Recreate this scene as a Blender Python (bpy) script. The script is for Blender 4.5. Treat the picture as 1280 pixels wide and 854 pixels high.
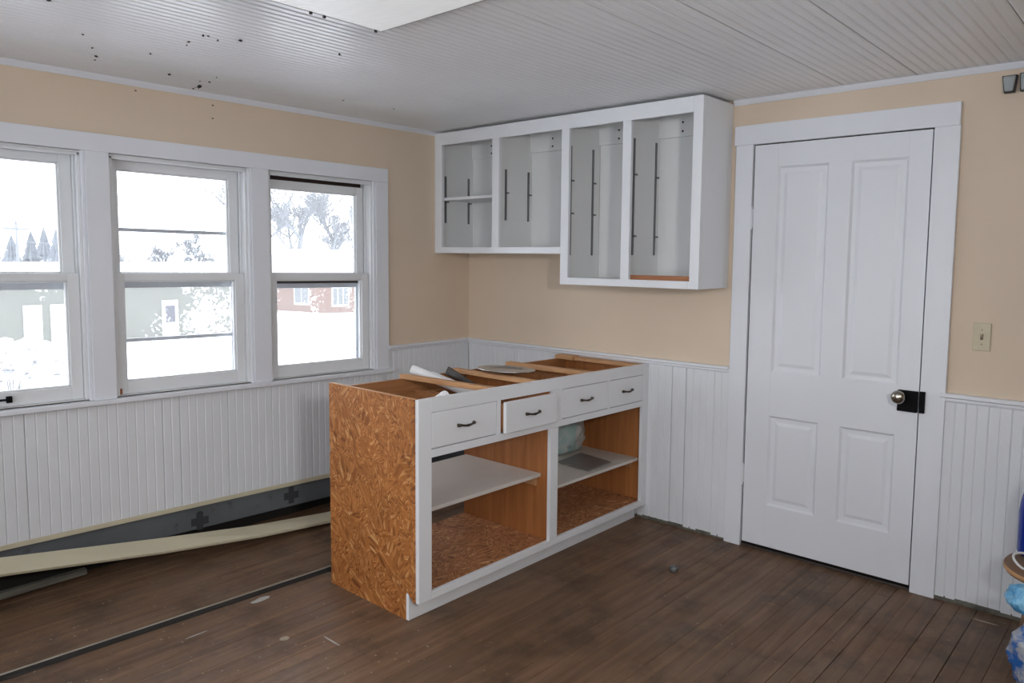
import bpy, bmesh, math, random
from mathutils import Vector, Matrix
random.seed(7)
for o in list(bpy.data.objects): bpy.data.objects.remove(o, do_unlink=True)
S = bpy.context.scene
C = S.collection
R = math.radians

# ------------------------------------------------------------------ camera
cam_d = bpy.data.cameras.new('camera'); cam = bpy.data.objects.new('camera', cam_d); C.objects.link(cam)
yaw, pitch, roll = 0.730413, -0.086644, 0.008145
f_ = Vector((math.cos(yaw)*math.cos(pitch), math.sin(yaw)*math.cos(pitch), math.sin(pitch)))
r0 = Vector((math.sin(yaw), -math.cos(yaw), 0)); u0 = r0.cross(f_)
rr = r0*math.cos(roll)+u0*math.sin(roll); uu = -r0*math.sin(roll)+u0*math.cos(roll)
M = Matrix((rr, uu, -f_)).transposed().to_4x4(); M.translation = Vector((-3.65885, -3.67654, 1.49213))
cam.matrix_world = M
cam_d.sensor_width = 36; cam_d.lens = 944.11/1280*36; cam_d.shift_y = -25.308/1280; cam_d.clip_end = 400; cam_d.clip_start = 0.02
S.camera = cam

# ------------------------------------------------------------------ world: flat winter overcast
SKY = 5.4
w = bpy.data.worlds.new('overcast'); S.world = w; w.use_nodes = True
bg = w.node_tree.nodes['Background']; bg.inputs[0].default_value = (0.92, 0.965, 1.0, 1); bg.inputs[1].default_value = SKY
S.view_settings.view_transform = 'Standard'; S.view_settings.look = 'None'
S.view_settings.gamma = 1; S.view_settings.use_curve_mapping = False
S.view_settings.exposure = 0.16

def light(name, kind, loc, target, energy, color, **kw):
    d = bpy.data.lights.new(name, kind); d.energy = energy; d.color = color
    for k, v in kw.items(): setattr(d, k, v)
    o = bpy.data.objects.new(name, d); C.objects.link(o); o.location = loc
    o.rotation_euler = (Vector(target)-Vector(loc)).to_track_quat('-Z', 'Y').to_euler()
    return o
# the photographer's flash, held up to the right of the camera
light('flash', 'SPOT', (-3.22, -4.22, 1.80), (-1.2, -0.9, 1.25), 105, (1.0, 0.985, 0.97), spot_size=R(115), spot_blend=1.0, shadow_soft_size=0.12)
XN, YB, ZC = -4.75, -5.25, 2.281     # near-left wall, wall behind the camera, ceiling height
def portal(loc, target, sx, sy):
    o = light('window_portal', 'AREA', loc, target, 1, (1, 1, 1), shape='RECTANGLE', size=sx, size_y=sy)
    o.data.cycles.is_portal = True
portal((-1.95, 0.16, 1.36), (-1.95, -1, 1.36), 2.5, 1.2)
portal((XN-0.11, -2.2, 1.45), (0, -2.2, 1.45), 2.8, 1.4)  # portal of the added fill window

# ------------------------------------------------------------------ materials
def nodes(name):
    m = bpy.data.materials.new(name); m.use_nodes = True
    nt = m.node_tree; b = nt.nodes['Principled BSDF']
    return m, nt, b
def N(nt, t, **kw):
    n = nt.nodes.new(t)
    for k, v in kw.items():
        if k in n.inputs: n.inputs[k].default_value = v
        else: setattr(n, k, v)
    return n
def ramp(nt, fac, stops):
    n = nt.nodes.new('ShaderNodeValToRGB'); e = n.color_ramp.elements
    while len(e) < len(stops): e.new(0.5)
    for i, (p, c) in enumerate(stops): e[i].position = p; e[i].color = (*c, 1)
    nt.links.new(fac, n.inputs[0]); return n.outputs[0]
def mixc(nt, fac, a, b, mode='MIX'):
    n = nt.nodes.new('ShaderNodeMix'); n.data_type = 'RGBA'; n.blend_type = mode
    for sock, v in ((n.inputs[0], fac), (n.inputs[6], a), (n.inputs[7], b)):
        if hasattr(v, 'is_output'): nt.links.new(v, sock)
        elif isinstance(v, (int, float)): sock.default_value = v
        else: sock.default_value = (*v, 1)
    return n.outputs[2]
def pos(nt, scale=(1, 1, 1), coord='Position', jitter=False):
    if coord == 'Position': g = N(nt, 'ShaderNodeNewGeometry').outputs['Position']
    else: g = N(nt, 'ShaderNodeTexCoord').outputs[coord]
    if jitter:
        oi = N(nt, 'ShaderNodeObjectInfo'); mu = N(nt, 'ShaderNodeMath', operation='MULTIPLY'); mu.inputs[1].default_value = 37.0
        nt.links.new(oi.outputs['Random'], mu.inputs[0])
        ad = N(nt, 'ShaderNodeVectorMath', operation='ADD'); nt.links.new(g, ad.inputs[0]); nt.links.new(mu.outputs[0], ad.inputs[1]); g = ad.outputs[0]
    mp = N(nt, 'ShaderNodeMapping'); mp.inputs['Scale'].default_value = scale; nt.links.new(g, mp.inputs[0])
    return mp.outputs[0]
def noise(nt, vec, scale, detail=3, rough=0.55, dist=0.0):
    n = N(nt, 'ShaderNodeTexNoise', Scale=scale, Detail=detail, Roughness=rough, Distortion=dist); nt.links.new(vec, n.inputs['Vector']); return n.outputs['Fac']
def bump(nt, b, h, strength, dist=0.002):
    n = N(nt, 'ShaderNodeBump', Strength=strength, Distance=dist); nt.links.new(h, n.inputs['Height']); nt.links.new(n.outputs[0], b.inputs['Normal'])
def paint(name, col, rough=0.5, var=0.06, bscale=60, bstr=0.15, dirt=None, dirt_t=0.66):
    m, nt, b = nodes(name); v = pos(nt)
    n1 = noise(nt, v, 1.7, 4)
    lo = tuple(c*(1-var) for c in col); hi = tuple(min(1, c*(1+var*0.6)) for c in col)
    c = ramp(nt, n1, [(0.3, lo), (0.7, hi)])
    if dirt:
        n2 = noise(nt, v, 9, 8, 0.7)
        c = mixc(nt, ramp(nt, n2, [(dirt_t, (0, 0, 0)), (dirt_t+0.08, (1, 1, 1))]), c, dirt)
    nt.links.new(c, b.inputs['Base Color']); b.inputs['Roughness'].default_value = rough
    bump(nt, b, noise(nt, v, bscale, 3), bstr)
    return m
def plain(name, col, rough=0.5, metal=0.0, **kw):
    m, nt, b = nodes(name); v = pos(nt); n1 = noise(nt, v, 14, 3)
    c = ramp(nt, n1, [(0.3, tuple(x*0.9 for x in col)), (0.7, col)])
    nt.links.new(c, b.inputs['Base Color']); b.inputs['Roughness'].default_value = rough; b.inputs['Metallic'].default_value = metal
    for k, x in kw.items(): b.inputs[k].default_value = x
    return m
def wood(name, dark, light_, axis=0, rough=0.5, scale=1.0, coat=0.0):
    m, nt, b = nodes(name)
    sc = [26, 26, 26]; sc[axis] = 1.6
    v = pos(nt, tuple(s*scale for s in sc), jitter=True)
    n1 = noise(nt, v, 1.0, 6, 0.6, 0.6)
    c = ramp(nt, n1, [(0.28, dark), (0.72, light_)])
    nt.links.new(c, b.inputs['Base Color']); b.inputs['Roughness'].default_value = rough
    b.inputs['Coat Weight'].default_value = coat
    bump(nt, b, n1, 0.15, 0.001)
    return m
def floor_mat():
    m, nt, b = nodes('old_floor_boards')
    v = pos(nt, (1.3, 20, 1), jitter=True)
    g = noise(nt, v, 1.2, 7, 0.65, 0.5)
    c = ramp(nt, g, [(0.25, (0.084, 0.045, 0.024)), (0.5, (0.160, 0.090, 0.050)), (0.78, (0.245, 0.145, 0.084))])
    oi = N(nt, 'ShaderNodeObjectInfo')
    c = mixc(nt, 0.38, c, ramp(nt, oi.outputs['Random'], [(0.0, (0.7, 0.68, 0.66)), (0.5, (1.0, 0.97, 0.93)), (1.0, (1.25, 1.15, 1.05))]), 'MULTIPLY')
    p = pos(nt)
    gr = ramp(nt, noise(nt, p, 1.1, 5, 0.6), [(0.42, (0, 0, 0)), (0.68, (1, 1, 1))])
    c = mixc(nt, mixc(nt, 0.45, (0, 0, 0), gr), c, (0.160, 0.112, 0.074))
    dk = ramp(nt, noise(nt, p, 3.4, 7, 0.72), [(0.50, (0, 0, 0)), (0.70, (1, 1, 1))])
    c = mixc(nt, mixc(nt, 0.72, (0, 0, 0), dk), c, (0.030, 0.021, 0.014))
    vo = N(nt, 'ShaderNodeTexVoronoi', Scale=17.0); nt.links.new(p, vo.inputs['Vector'])
    sp = ramp(nt, vo.outputs['Distance'], [(0.035, (1, 1, 1)), (0.06, (0, 0, 0))])
    sel = ramp(nt, noise(nt, p, 6, 2), [(0.50, (0, 0, 0)), (0.56, (1, 1, 1))])
    c = mixc(nt, mixc(nt, 1.0, sp, sel, 'MULTIPLY'), c, (0.42, 0.38, 0.33))
    nt.links.new(c, b.inputs['Base Color'])
    r = ramp(nt, noise(nt, p, 5, 4), [(0.3, (0.40, 0.40, 0.40)), (0.7, (0.62, 0.62, 0.62))]); nt.links.new(r, b.inputs['Roughness']); b.inputs['Specular IOR Level'].default_value = 0.38
    bump(nt, b, g, 0.25, 0.002)
    return m
def osb(name, perm, tint=1.0, grey=0.0):
    m, nt, b = nodes(name)
    tc = N(nt, 'ShaderNodeNewGeometry'); sx = N(nt, 'ShaderNodeSeparateXYZ'); cx = N(nt, 'ShaderNodeCombineXYZ')
    nt.links.new(tc.outputs['Position'], sx.inputs[0])
    for i, k in enumerate(perm): nt.links.new(sx.outputs[k], cx.inputs[i])
    base = cx.outputs[0]
    def layer(cell, stretch, off, width=1.0):
        ad = N(nt, 'ShaderNodeVectorMath', operation='ADD'); ad.inputs[1].default_value = off; nt.links.new(base, ad.inputs[0])
        wn = N(nt, 'ShaderNodeTexNoise', Scale=12.0, Detail=2.0); nt.links.new(ad.outputs[0], wn.inputs['Vector'])
        s1 = N(nt, 'ShaderNodeVectorMath', operation='SCALE'); s1.inputs['Scale'].default_value = 0.05; nt.links.new(wn.outputs['Color'], s1.inputs[0])
        a2 = N(nt, 'ShaderNodeVectorMath', operation='ADD'); nt.links.new(ad.outputs[0], a2.inputs[0]); nt.links.new(s1.outputs[0], a2.inputs[1])
        v1 = N(nt, 'ShaderNodeTexVoronoi', Scale=cell); nt.links.new(a2.outputs[0], v1.inputs['Vector'])
        sp = N(nt, 'ShaderNodeSeparateColor'); nt.links.new(v1.outputs['Color'], sp.inputs[0])
        mu = N(nt, 'ShaderNodeMath', operation='MULTIPLY_ADD'); mu.inputs[1].default_value = 2.6; mu.inputs[2].default_value = -1.3; nt.links.new(sp.outputs[0], mu.inputs[0])
        ro = N(nt, 'ShaderNodeVectorRotate', rotation_type='X_AXIS'); nt.links.new(ad.outputs[0], ro.inputs['Vector']); nt.links.new(mu.outputs[0], ro.inputs['Angle'])
        mp = N(nt, 'ShaderNodeMapping'); mp.inputs['Scale'].default_value = (1, 200*width, 44*width); nt.links.new(ro.outputs[0], mp.inputs[0])
        v2 = N(nt, 'ShaderNodeTexVoronoi', Scale=1.0); nt.links.new(mp.outputs[0], v2.inputs['Vector'])
        s2 = N(nt, 'ShaderNodeSeparateColor'); nt.links.new(v2.outputs['Color'], s2.inputs[0])
        return s2.outputs[1], v2.outputs['Distance'], sp.outputs[1]
    A, dA, mA = layer(20.0, 1, (0, 0, 0))
    B_, dB, mB = layer(14.0, 1, (3.1, 5.7, 1.9), 0.45)
    t = tint
    cols = [(0.0, (0.20*t, 0.062*t, 0.013*t)), (0.18, (0.34*t, 0.115*t, 0.025*t)), (0.6, (0.44*t, 0.162*t, 0.038*t)), (0.9, (0.54*t, 0.225*t, 0.064*t)), (1.0, (0.66*t, 0.36*t, 0.14*t))]
    cols = [(p, tuple(c*(1-grey)+(0.3*k[0]+0.5*k[1]+0.2*k[2])*grey for c in k)) for p, k in cols]
    ca = ramp(nt, A, cols); cb = ramp(nt, B_, cols)
    c = mixc(nt, ramp(nt, mB, [(0.58, (0, 0, 0)), (0.62, (1, 1, 1))]), ca, cb)
    fine = noise(nt, base, 130, 3); c = mixc(nt, 0.35, c, ramp(nt, fine, [(0.3, (0.55, 0.5, 0.45)), (0.7, (1.2, 1.2, 1.2))]), 'MULTIPLY')
    big = noise(nt, base, 4, 3); c = mixc(nt, 0.4, c, ramp(nt, big, [(0.3, (0.62, 0.6, 0.6)), (0.7, (1.15, 1.15, 1.15))]), 'MULTIPLY')
    nt.links.new(c, b.inputs['Base Color']); b.inputs['Roughness'].default_value = 0.55
    bump(nt, b, dA, 0.3, 0.002)
    return m
def glass(name, frost=0.0, seed=(0, 0, 0), veil=0.05, trans=0.9):
    m, nt, b = nodes(name); out = nt.nodes['Material Output']; nt.nodes.remove(b)
    tr = N(nt, 'ShaderNodeBsdfTransparent'); tr.inputs[0].default_value = (trans, trans, trans*1.01, 1)
    gl = N(nt, 'ShaderNodeBsdfGlossy'); gl.inputs['Roughness'].default_value = 0.03
    fr = N(nt, 'ShaderNodeFresnel', IOR=1.25); mx = N(nt, 'ShaderNodeMixShader')
    nt.links.new(fr.outputs[0], mx.inputs[0]); nt.links.new(tr.outputs[0], mx.inputs[1]); nt.links.new(gl.outputs[0], mx.inputs[2])
    tl = N(nt, 'ShaderNodeBsdfTranslucent'); tl.inputs[0].default_value = (0.95, 0.96, 0.97, 1)
    m2 = N(nt, 'ShaderNodeMixShader'); nt.links.new(mx.outputs[0], m2.inputs[1]); nt.links.new(tl.outputs[0], m2.inputs[2])
    m2.inputs[0].default_value = veil
    if frost:
        v = N(nt, 'ShaderNodeNewGeometry').outputs['Position']
        ad = N(nt, 'ShaderNodeVectorMath', operation='ADD'); ad.inputs[1].default_value = seed; nt.links.new(v, ad.inputs[0])
        big = noise(nt, ad.outputs[0], 3.2, 3); fine = noise(nt, ad.outputs[0], 55, 4, 0.65)
        su = N(nt, 'ShaderNodeMath', operation='MULTIPLY'); nt.links.new(big, su.inputs[0]); nt.links.new(fine, su.inputs[1])
        k = 0.36-frost*0.12
        f = ramp(nt, su.outputs[0], [(k, (veil,)*3), (k+0.03, (0.85,)*3)])
        nt.links.new(f, m2.inputs[0])
    nt.links.new(m2.outputs[0], out.inputs['Surface'])
    return m

WHITE = (0.765, 0.785, 0.83)
mt = {}
mt['white'] = paint('white_gloss_paint', WHITE, 0.38, 0.03)
mt['cab'] = paint('white_cabinet_paint', (0.80, 0.82, 0.85), 0.42, 0.03)
mt['inner'] = paint('offwhite_cabinet_inside', (0.74, 0.745, 0.735), 0.55, 0.04)
mt['sash'] = paint('old_sash_paint', (0.76, 0.775, 0.79), 0.5, 0.05, 40, 0.3, dirt=(0.36, 0.32, 0.28), dirt_t=0.715)
mt['bead'] = paint('white_wainscot_paint', (0.75, 0.77, 0.80), 0.38, 0.04, 30, 0.2, dirt=(0.60, 0.60, 0.60), dirt_t=0.69)
mt['ceil'] = paint('white_ceiling_paint', (0.86, 0.87, 0.88), 0.30, 0.05, 30, 0.15, dirt=(0.70, 0.69, 0.68), dirt_t=0.68)
mt['beige'] = paint('beige_wall_paint', (0.70, 0.575, 0.445), 0.75, 0.04, 90, 0.2)
mt['cream'] = paint('cream_trim_paint', (0.60, 0.55, 0.40), 0.45, 0.06, 30, 0.2, dirt=(0.28, 0.25, 0.18), dirt_t=0.70)
mt['greyboard'] = paint('slate_grey_board', (0.115, 0.13, 0.14), 0.6, 0.25, 25, 0.3, dirt=(0.055, 0.058, 0.06), dirt_t=0.60)
mt['darkmark'] = paint('dark_old_glue', (0.04, 0.045, 0.05), 0.7, 0.2)
mt['greyplank'] = wood('weathered_grey_plank', (0.06, 0.056, 0.045), (0.19, 0.18, 0.145), 0, 0.7)
mt['litedge'] = wood('lit_strip_edge', (0.20, 0.175, 0.135), (0.40, 0.36, 0.29), 0, 0.7)  # pale tone paints the light on the floor strip's top edge
mt['void'] = paint('gap_and_shade_black', (0.02, 0.018, 0.016), 0.9, 0.2)
mt['floor'] = floor_mat()
mt['osb'] = osb('oriented_strand_board', (0, 1, 2), 1.0)
mt['osbf'] = osb('strand_board_shelf', (2, 1, 0), 1.2, 0.18)
mt['wood'] = wood('cabinet_plywood', (0.29, 0.100, 0.026), (0.46, 0.180, 0.054), 2, 0.5)
mt['lumber'] = wood('raw_softwood_brace', (0.40, 0.19, 0.075), (0.62, 0.35, 0.17), 1, 0.55)
mt['lumberx'] = wood('raw_softwood_rail', (0.28, 0.115, 0.042), (0.48, 0.225, 0.09), 0, 0.55)
mt['redwood'] = wood('stained_wood_strip', (0.22, 0.07, 0.025), (0.42, 0.17, 0.07), 1, 0.35)
mt['shelf'] = paint('worn_white_shelf', (0.66, 0.62, 0.57), 0.5, 0.08, 30, 0.2, dirt=(0.45, 0.38, 0.32), dirt_t=0.68)
mt['steel'] = plain('dull_steel', (0.20, 0.205, 0.21), 0.45, 0.7)
mt['chrome'] = plain('bright_steel', (0.72, 0.76, 0.80), 0.24, 1.0)
mt['alu'] = plain('storm_aluminium', (0.50, 0.52, 0.54), 0.45, 0.4)
mt['bronze'] = plain('dark_bronze', (0.075, 0.055, 0.042), 0.35, 0.7)
mt['iron'] = plain('black_japanned_iron', (0.003, 0.003, 0.004), 0.7, 0.0, **{'Specular IOR Level': 0.15})
mt['nickel'] = plain('tarnished_nickel', (0.42, 0.39, 0.33), 0.24, 1.0)
mt['ivory'] = plain('ivory_plastic', (0.56, 0.49, 0.33), 0.35)
mt['grey'] = plain('grey_plastic', (0.36, 0.39, 0.40), 0.3)
mt['black'] = plain('black_plastic', (0.012, 0.012, 0.013), 0.4)
mt['paper'] = plain('white_paper_roll', (0.82, 0.82, 0.82), 0.6)
mt['tray'] = plain('dark_metal_sheet', (0.24, 0.225, 0.21), 0.4, 0.3)
mt['umber'] = plain('dark_brown_panel', (0.040, 0.030, 0.026), 0.5)
mt['gapshade'] = plain('window_gap_shade', (0.035, 0.018, 0.014), 0.8)
mt['kraft'] = plain('brown_kraft_paper', (0.19, 0.105, 0.058), 0.6)
mt['blue'] = plain('deep_blue_plastic', (0.008, 0.035, 0.32), 0.2)
mt['fly'] = plain('dead_fly', (0.012, 0.010, 0.010), 0.5)
mt['debris'] = plain('pale_debris', (0.40, 0.33, 0.25), 0.8)
mt['chalk'] = plain('white_paint_flake', (0.46, 0.45, 0.43), 0.8)
mt['lens'] = None
# wrapping films
def film(name, c1, c2, scale, alpha=0.6, rough=0.15):
    m, nt, b = nodes(name); v = pos(nt); n = noise(nt, v, scale, 5, 0.6, 1.0)
    c = ramp(nt, n, [(0.42, c1), (0.56, c2)]); nt.links.new(c, b.inputs['Base Color']); b.inputs['Roughness'].default_value = rough
    b.inputs['Alpha'].default_value = alpha; b.inputs['Specular IOR Level'].default_value = 0.8
    bump(nt, b, noise(nt, v, scale*3, 4), 0.6, 0.01)
    return m
mt['bagfilm'] = film('thin_white_and_teal_bag', (0.74, 0.76, 0.77), (0.45, 0.66, 0.65), 8, 0.9, 0.3)
mt['bluefilm'] = film('light_blue_wrap', (0.07, 0.36, 0.70), (0.26, 0.60, 0.86), 22, 0.97, 0.3)
mt['clear'] = film('clear_and_blue_wrap', (0.55, 0.57, 0.60), (0.02, 0.16, 0.55), 16, 0.72, 0.1)
def lens_mat():
    m, nt, b = nodes('ribbed_light_diffuser'); v = pos(nt)
    wv = N(nt, 'ShaderNodeTexWave', Scale=38.0, bands_direction='DIAGONAL'); nt.links.new(pos(nt, (1, 0.7, 1)), wv.inputs['Vector'])
    c = ramp(nt, wv.outputs['Fac'], [(0.0, (0.70, 0.71, 0.71)), (1.0, (0.86, 0.86, 0.86))]); nt.links.new(c, b.inputs['Base Color'])
    b.inputs['Roughness'].default_value = 0.35; bump(nt, b, wv.outputs['Fac'], 0.5, 0.003)
    b.inputs['Emission Color'].default_value = (0.97, 0.985, 1.0, 1); b.inputs['Emission Strength'].default_value = 0.26
    return m
mt['lens'] = lens_mat()
# outdoors
mt['snow'] = paint('snow', (0.86, 0.88, 0.92), 0.7, 0.03, 6, 0.3)
mt['siding'] = paint('grey_green_siding', (0.128, 0.131, 0.112), 0.7, 0.05)
mt['doorw'] = paint('white_outdoor_door', (0.62, 0.62, 0.62), 0.5, 0.03)
mt['dpane'] = plain('dark_outdoor_pane', (0.07, 0.07, 0.085), 0.3)
mt['bpane'] = plain('grey_outdoor_pane', (0.10, 0.112, 0.118), 0.3)
mt['bark'] = plain('hazed_frosted_bark', (0.19, 0.205, 0.225), 0.9)  # distance haze is mixed into the bark and fir colours
mt['barkp'] = plain('hazed_frosty_bark', (0.14, 0.152, 0.165), 0.9)
mt['fir'] = plain('hazed_frosted_fir', (0.150, 0.165, 0.185), 0.9)
mt['twig'] = plain('grey_twigs', (0.24, 0.24, 0.24), 0.9)
def brick_mat():
    m, nt, b = nodes('pale_red_brick'); v = pos(nt)
    t = N(nt, 'ShaderNodeTexBrick', Scale=3.0); nt.links.new(pos(nt, (1, 1, 1)), t.inputs['Vector'])
    t.inputs['Color1'].default_value = (0.150, 0.080, 0.055, 1); t.inputs['Color2'].default_value = (0.125, 0.066, 0.046, 1); t.inputs['Mortar'].default_value = (0.15, 0.10, 0.075, 1)
    nt.links.new(t.outputs[0], b.inputs['Base Color']); b.inputs['Roughness'].default_value = 0.9
    return m
mt['brick'] = brick_mat()
G_SASH = glass('sash_glass', 0.0, veil=0.012, trans=0.94)
G_ST = [glass('storm_glass_light_frost', 0.15, (4.2, 1, 0.3), 0.025, 0.92), glass('storm_glass_heavy_frost', 0.55, (1.7, 2, 5.5), 0.025, 0.92), glass('storm_glass_hazy', 0.05, (9, 2, 2), 0.05, 0.92)]

# ------------------------------------------------------------------ mesh helpers
WL = {}
def warpA(v):
    x, y, z = v
    t = max(0.0, (-x-0.7)/2.0)
    k = 0.055-0.021*z if z < 2.2 else 0
    return (x, y, z+k*t)
def warpB(v):
    x, y, z = v
    return (x, y, z*(1+0.014*(-x-0.85)/0.85) if z > 0.2 else z)
class MB:
    def __init__(s): s.v = []; s.f = []
    def add(s, vs, fs):
        n = len(s.v); s.v += [tuple(a) for a in vs]; s.f += [tuple(i+n for i in f) for f in fs]; return s
    def box(s, x0, x1, y0, y1, z0, z1):
        x0, x1 = sorted((x0, x1)); y0, y1 = sorted((y0, y1)); z0, z1 = sorted((z0, z1))
        return s.add([(x0, y0, z0), (x1, y0, z0), (x1, y1, z0), (x0, y1, z0), (x0, y0, z1), (x1, y0, z1), (x1, y1, z1), (x0, y1, z1)],
                     [(0, 3, 2, 1), (4, 5, 6, 7), (0, 1, 5, 4), (1, 2, 6, 5), (2, 3, 7, 6), (3, 0, 4, 7)])
    def hexa(s, p8):
        return s.add(p8, [(0, 3, 2, 1), (4, 5, 6, 7), (0, 1, 5, 4), (1, 2, 6, 5), (2, 3, 7, 6), (3, 0, 4, 7)])
    def prism(s, pts, axis, a, b):
        def P(q, t):
            u, v = q
            return {0: (t, u, v), 1: (u, t, v), 2: (u, v, t)}[axis]
        n = len(pts); vs = [P(q, a) for q in pts]+[P(q, b) for q in pts]
        fs = [tuple(range(n))[::-1], tuple(range(n, 2*n))]+[(i, (i+1) % n, n+(i+1) % n, n+i) for i in range(n)]
        return s.add(vs, fs)
    def tube(s, pts, r, n=8, cap=True):
        pts = [Vector(p) for p in pts]; rs = r if isinstance(r, (list, tuple)) else [r]*len(pts)
        vs = []; fs = []
        up = Vector((0, 0, 1))
        for i, p in enumerate(pts):
            d = (pts[min(i+1, len(pts)-1)]-pts[max(i-1, 0)]).normalized()
            a = d.cross(up) if abs(d.z) < 0.95 else d.cross(Vector((1, 0, 0)))
            a.normalize(); b = d.cross(a)
            for k in range(n):
                t = 2*math.pi*k/n; vs.append(p+(a*math.cos(t)+b*math.sin(t))*rs[i])
        for i in range(len(pts)-1):
            for k in range(n):
                fs.append((i*n+k, i*n+(k+1) % n, (i+1)*n+(k+1) % n, (i+1)*n+k))
        if cap: fs += [tuple(range(n))[::-1], tuple(range((len(pts)-1)*n, len(pts)*n))]
        return s.add(vs, fs)
    def lathe(s, prof, c=(0, 0, 0), axis='z', n=20):
        vs = []; fs = []
        for (r, h) in prof:
            for k in range(n):
                t = 2*math.pi*k/n; a, b = r*math.cos(t), r*math.sin(t)
                q = {'z': (a, b, h), 'x': (h, a, b), 'y': (a, h, b)}[axis]
                vs.append((q[0]+c[0], q[1]+c[1], q[2]+c[2]))
        for i in range(len(prof)-1):
            for k in range(n): fs.append((i*n+k, i*n+(k+1) % n, (i+1)*n+(k+1) % n, (i+1)*n+k))
        fs += [tuple(range(n))[::-1], tuple(range((len(prof)-1)*n, len(prof)*n))]
        return s.add(vs, fs)
    def map(s, fn): s.v = [fn(v) for v in s.v]; return s
    def build(s, name, mat, parent=None, base=None, bevel=0, smooth=False, warp=None, raw=False):
        if warp: s.map(warp)
        if raw: b = Vector((0, 0, 0))
        elif parent is not None: b = WL[parent.name]
        elif base is not None: b = Vector(base)
        else:
            b = Vector((sum(v[0] for v in s.v)/len(s.v), sum(v[1] for v in s.v)/len(s.v), min(v[2] for v in s.v)))
        me = bpy.data.meshes.new(name); me.from_pydata([Vector(v)-b for v in s.v], [], s.f)
        bm = bmesh.new(); bm.from_mesh(me); bmesh.ops.recalc_face_normals(bm, faces=bm.faces); bm.to_mesh(me); bm.free()
        me.materials.append(mt[mat] if isinstance(mat, str) else mat)
        o = bpy.data.objects.new(name, me); C.objects.link(o)
        if parent is not None: o.parent = parent
        else: o.location = b
        WL[o.name] = b.copy()
        if smooth:
            for p in me.polygons: p.use_smooth = True
        if bevel:
            md = o.modifiers.new('bevel', 'BEVEL'); md.width = bevel; md.segments = 2; md.limit_method = 'ANGLE'; md.angle_limit = R(40)
        return o
def bx(*a): return MB().box(*a)
def thing(name, loc, label, cat, group=None, kind=None):
    o = bpy.data.objects.new(name, None); C.objects.link(o); o.location = loc; WL[o.name] = Vector(loc)
    o.empty_display_size = 0.05
    return tag(o, label, cat, group, kind)
def tag(o, label, cat, group=None, kind=None):
    o['label'] = label; o['category'] = cat
    if group: o['group'] = group
    if kind: o['kind'] = kind
    return o
def st(o, label, cat): return tag(o, label, cat, kind='structure')
def inst(o, name, loc, parent=None, scale=None, rotz=0):
    c = o.copy(); c.name = name; C.objects.link(c); c.parent = parent
    pb = WL[parent.name] if parent else Vector((0, 0, 0))
    c.location = Vector(loc)-pb
    if scale: c.scale = scale
    c.rotation_euler = (0, 0, rotz); return c

# ------------------------------------------------------------------ floor
fl = st(bx(XN-0.2, 0.2, YB-0.2, 0.16, -0.10, -0.016).build('floor', 'void', base=(0, 0, -0.1)), 'old worn dark brown wooden strip floor', 'floor')
PW = 0.083
FW = 0.062
pm = MB().prism([(0.0002, -0.012), (FW-0.0002, -0.012), (FW-0.0002, -0.0010), (FW-0.0011, 0), (0.0011, 0), (0.0002, -0.0010)], 0, 0, 1)
proto = pm.build('floor_board', 'floor', parent=fl, raw=True)
first = True; row = 0; y = 0.10
while y > YB:
    x = XN-random.uniform(0, 1.2)
    while x < 0.0:
        L = random.uniform(2.0, 4.6); xe = min(x+L, 0.0)
        if xe-x > 0.04 and xe > XN:
            xs = max(x, XN)
            dz = random.uniform(-0.0005, 0.0004)
            if first: o = proto; o.location = Vector((xs, y-FW, dz))-WL[fl.name]; o.scale = (xe-xs-0.0012, 1, 1); first = False
            else: inst(proto, 'floor_board', (xs, y-FW, dz), fl, (xe-xs-0.0012, 1, 1))
        x = xe
    y -= FW + (random.random() < 0.5)*random.uniform(0.0004, 0.0022)

# ------------------------------------------------------------------ ceiling
ce = st(bx(XN-0.2, 0.2, YB-0.2, 0.2, ZC+0.012, ZC+0.12).build('ceiling', 'ceil', base=(0, 0, ZC)), 'white painted beadboard ceiling with fine lines', 'ceiling')
d = 0.0032; CW = 0.076
prof = [(0.0001, 0.012), (0.0001, d), (0.003, d*0.55), (0.007, 0), (0.031, 0), (0.035, d*0.55), (0.038, d), (0.041, d*0.55), (0.045, 0), (CW-0.007, 0), (CW-0.003, d*0.55), (CW-0.0001, d), (CW-0.0001, 0.012)]
cb = MB().prism(prof, 0, 0, 1).build('ceiling_board', 'ceil', parent=ce, raw=True)
first = True; y = 0.0
while y > YB:
    xs = [XN, 0.0] if random.random() < 0.4 else [XN, random.uniform(-3.6, -0.6), 0.0]
    for a, b in zip(xs[:-1], xs[1:]):
        dz = random.uniform(-0.0002, 0.0002)
        if first: cb.location = Vector((a, y-CW, ZC+dz))-WL[ce.name]; cb.scale = (b-a-0.001, 1, 1); first = False
        else: inst(cb, 'ceiling_board', (a, y-CW, ZC+dz), ce, (b-a-0.001, 1, 1))
    y -= CW + (random.choice((0.0015, 0.0035)) if (y < -1.7 and random.random() < 0.25) else 0)

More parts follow.
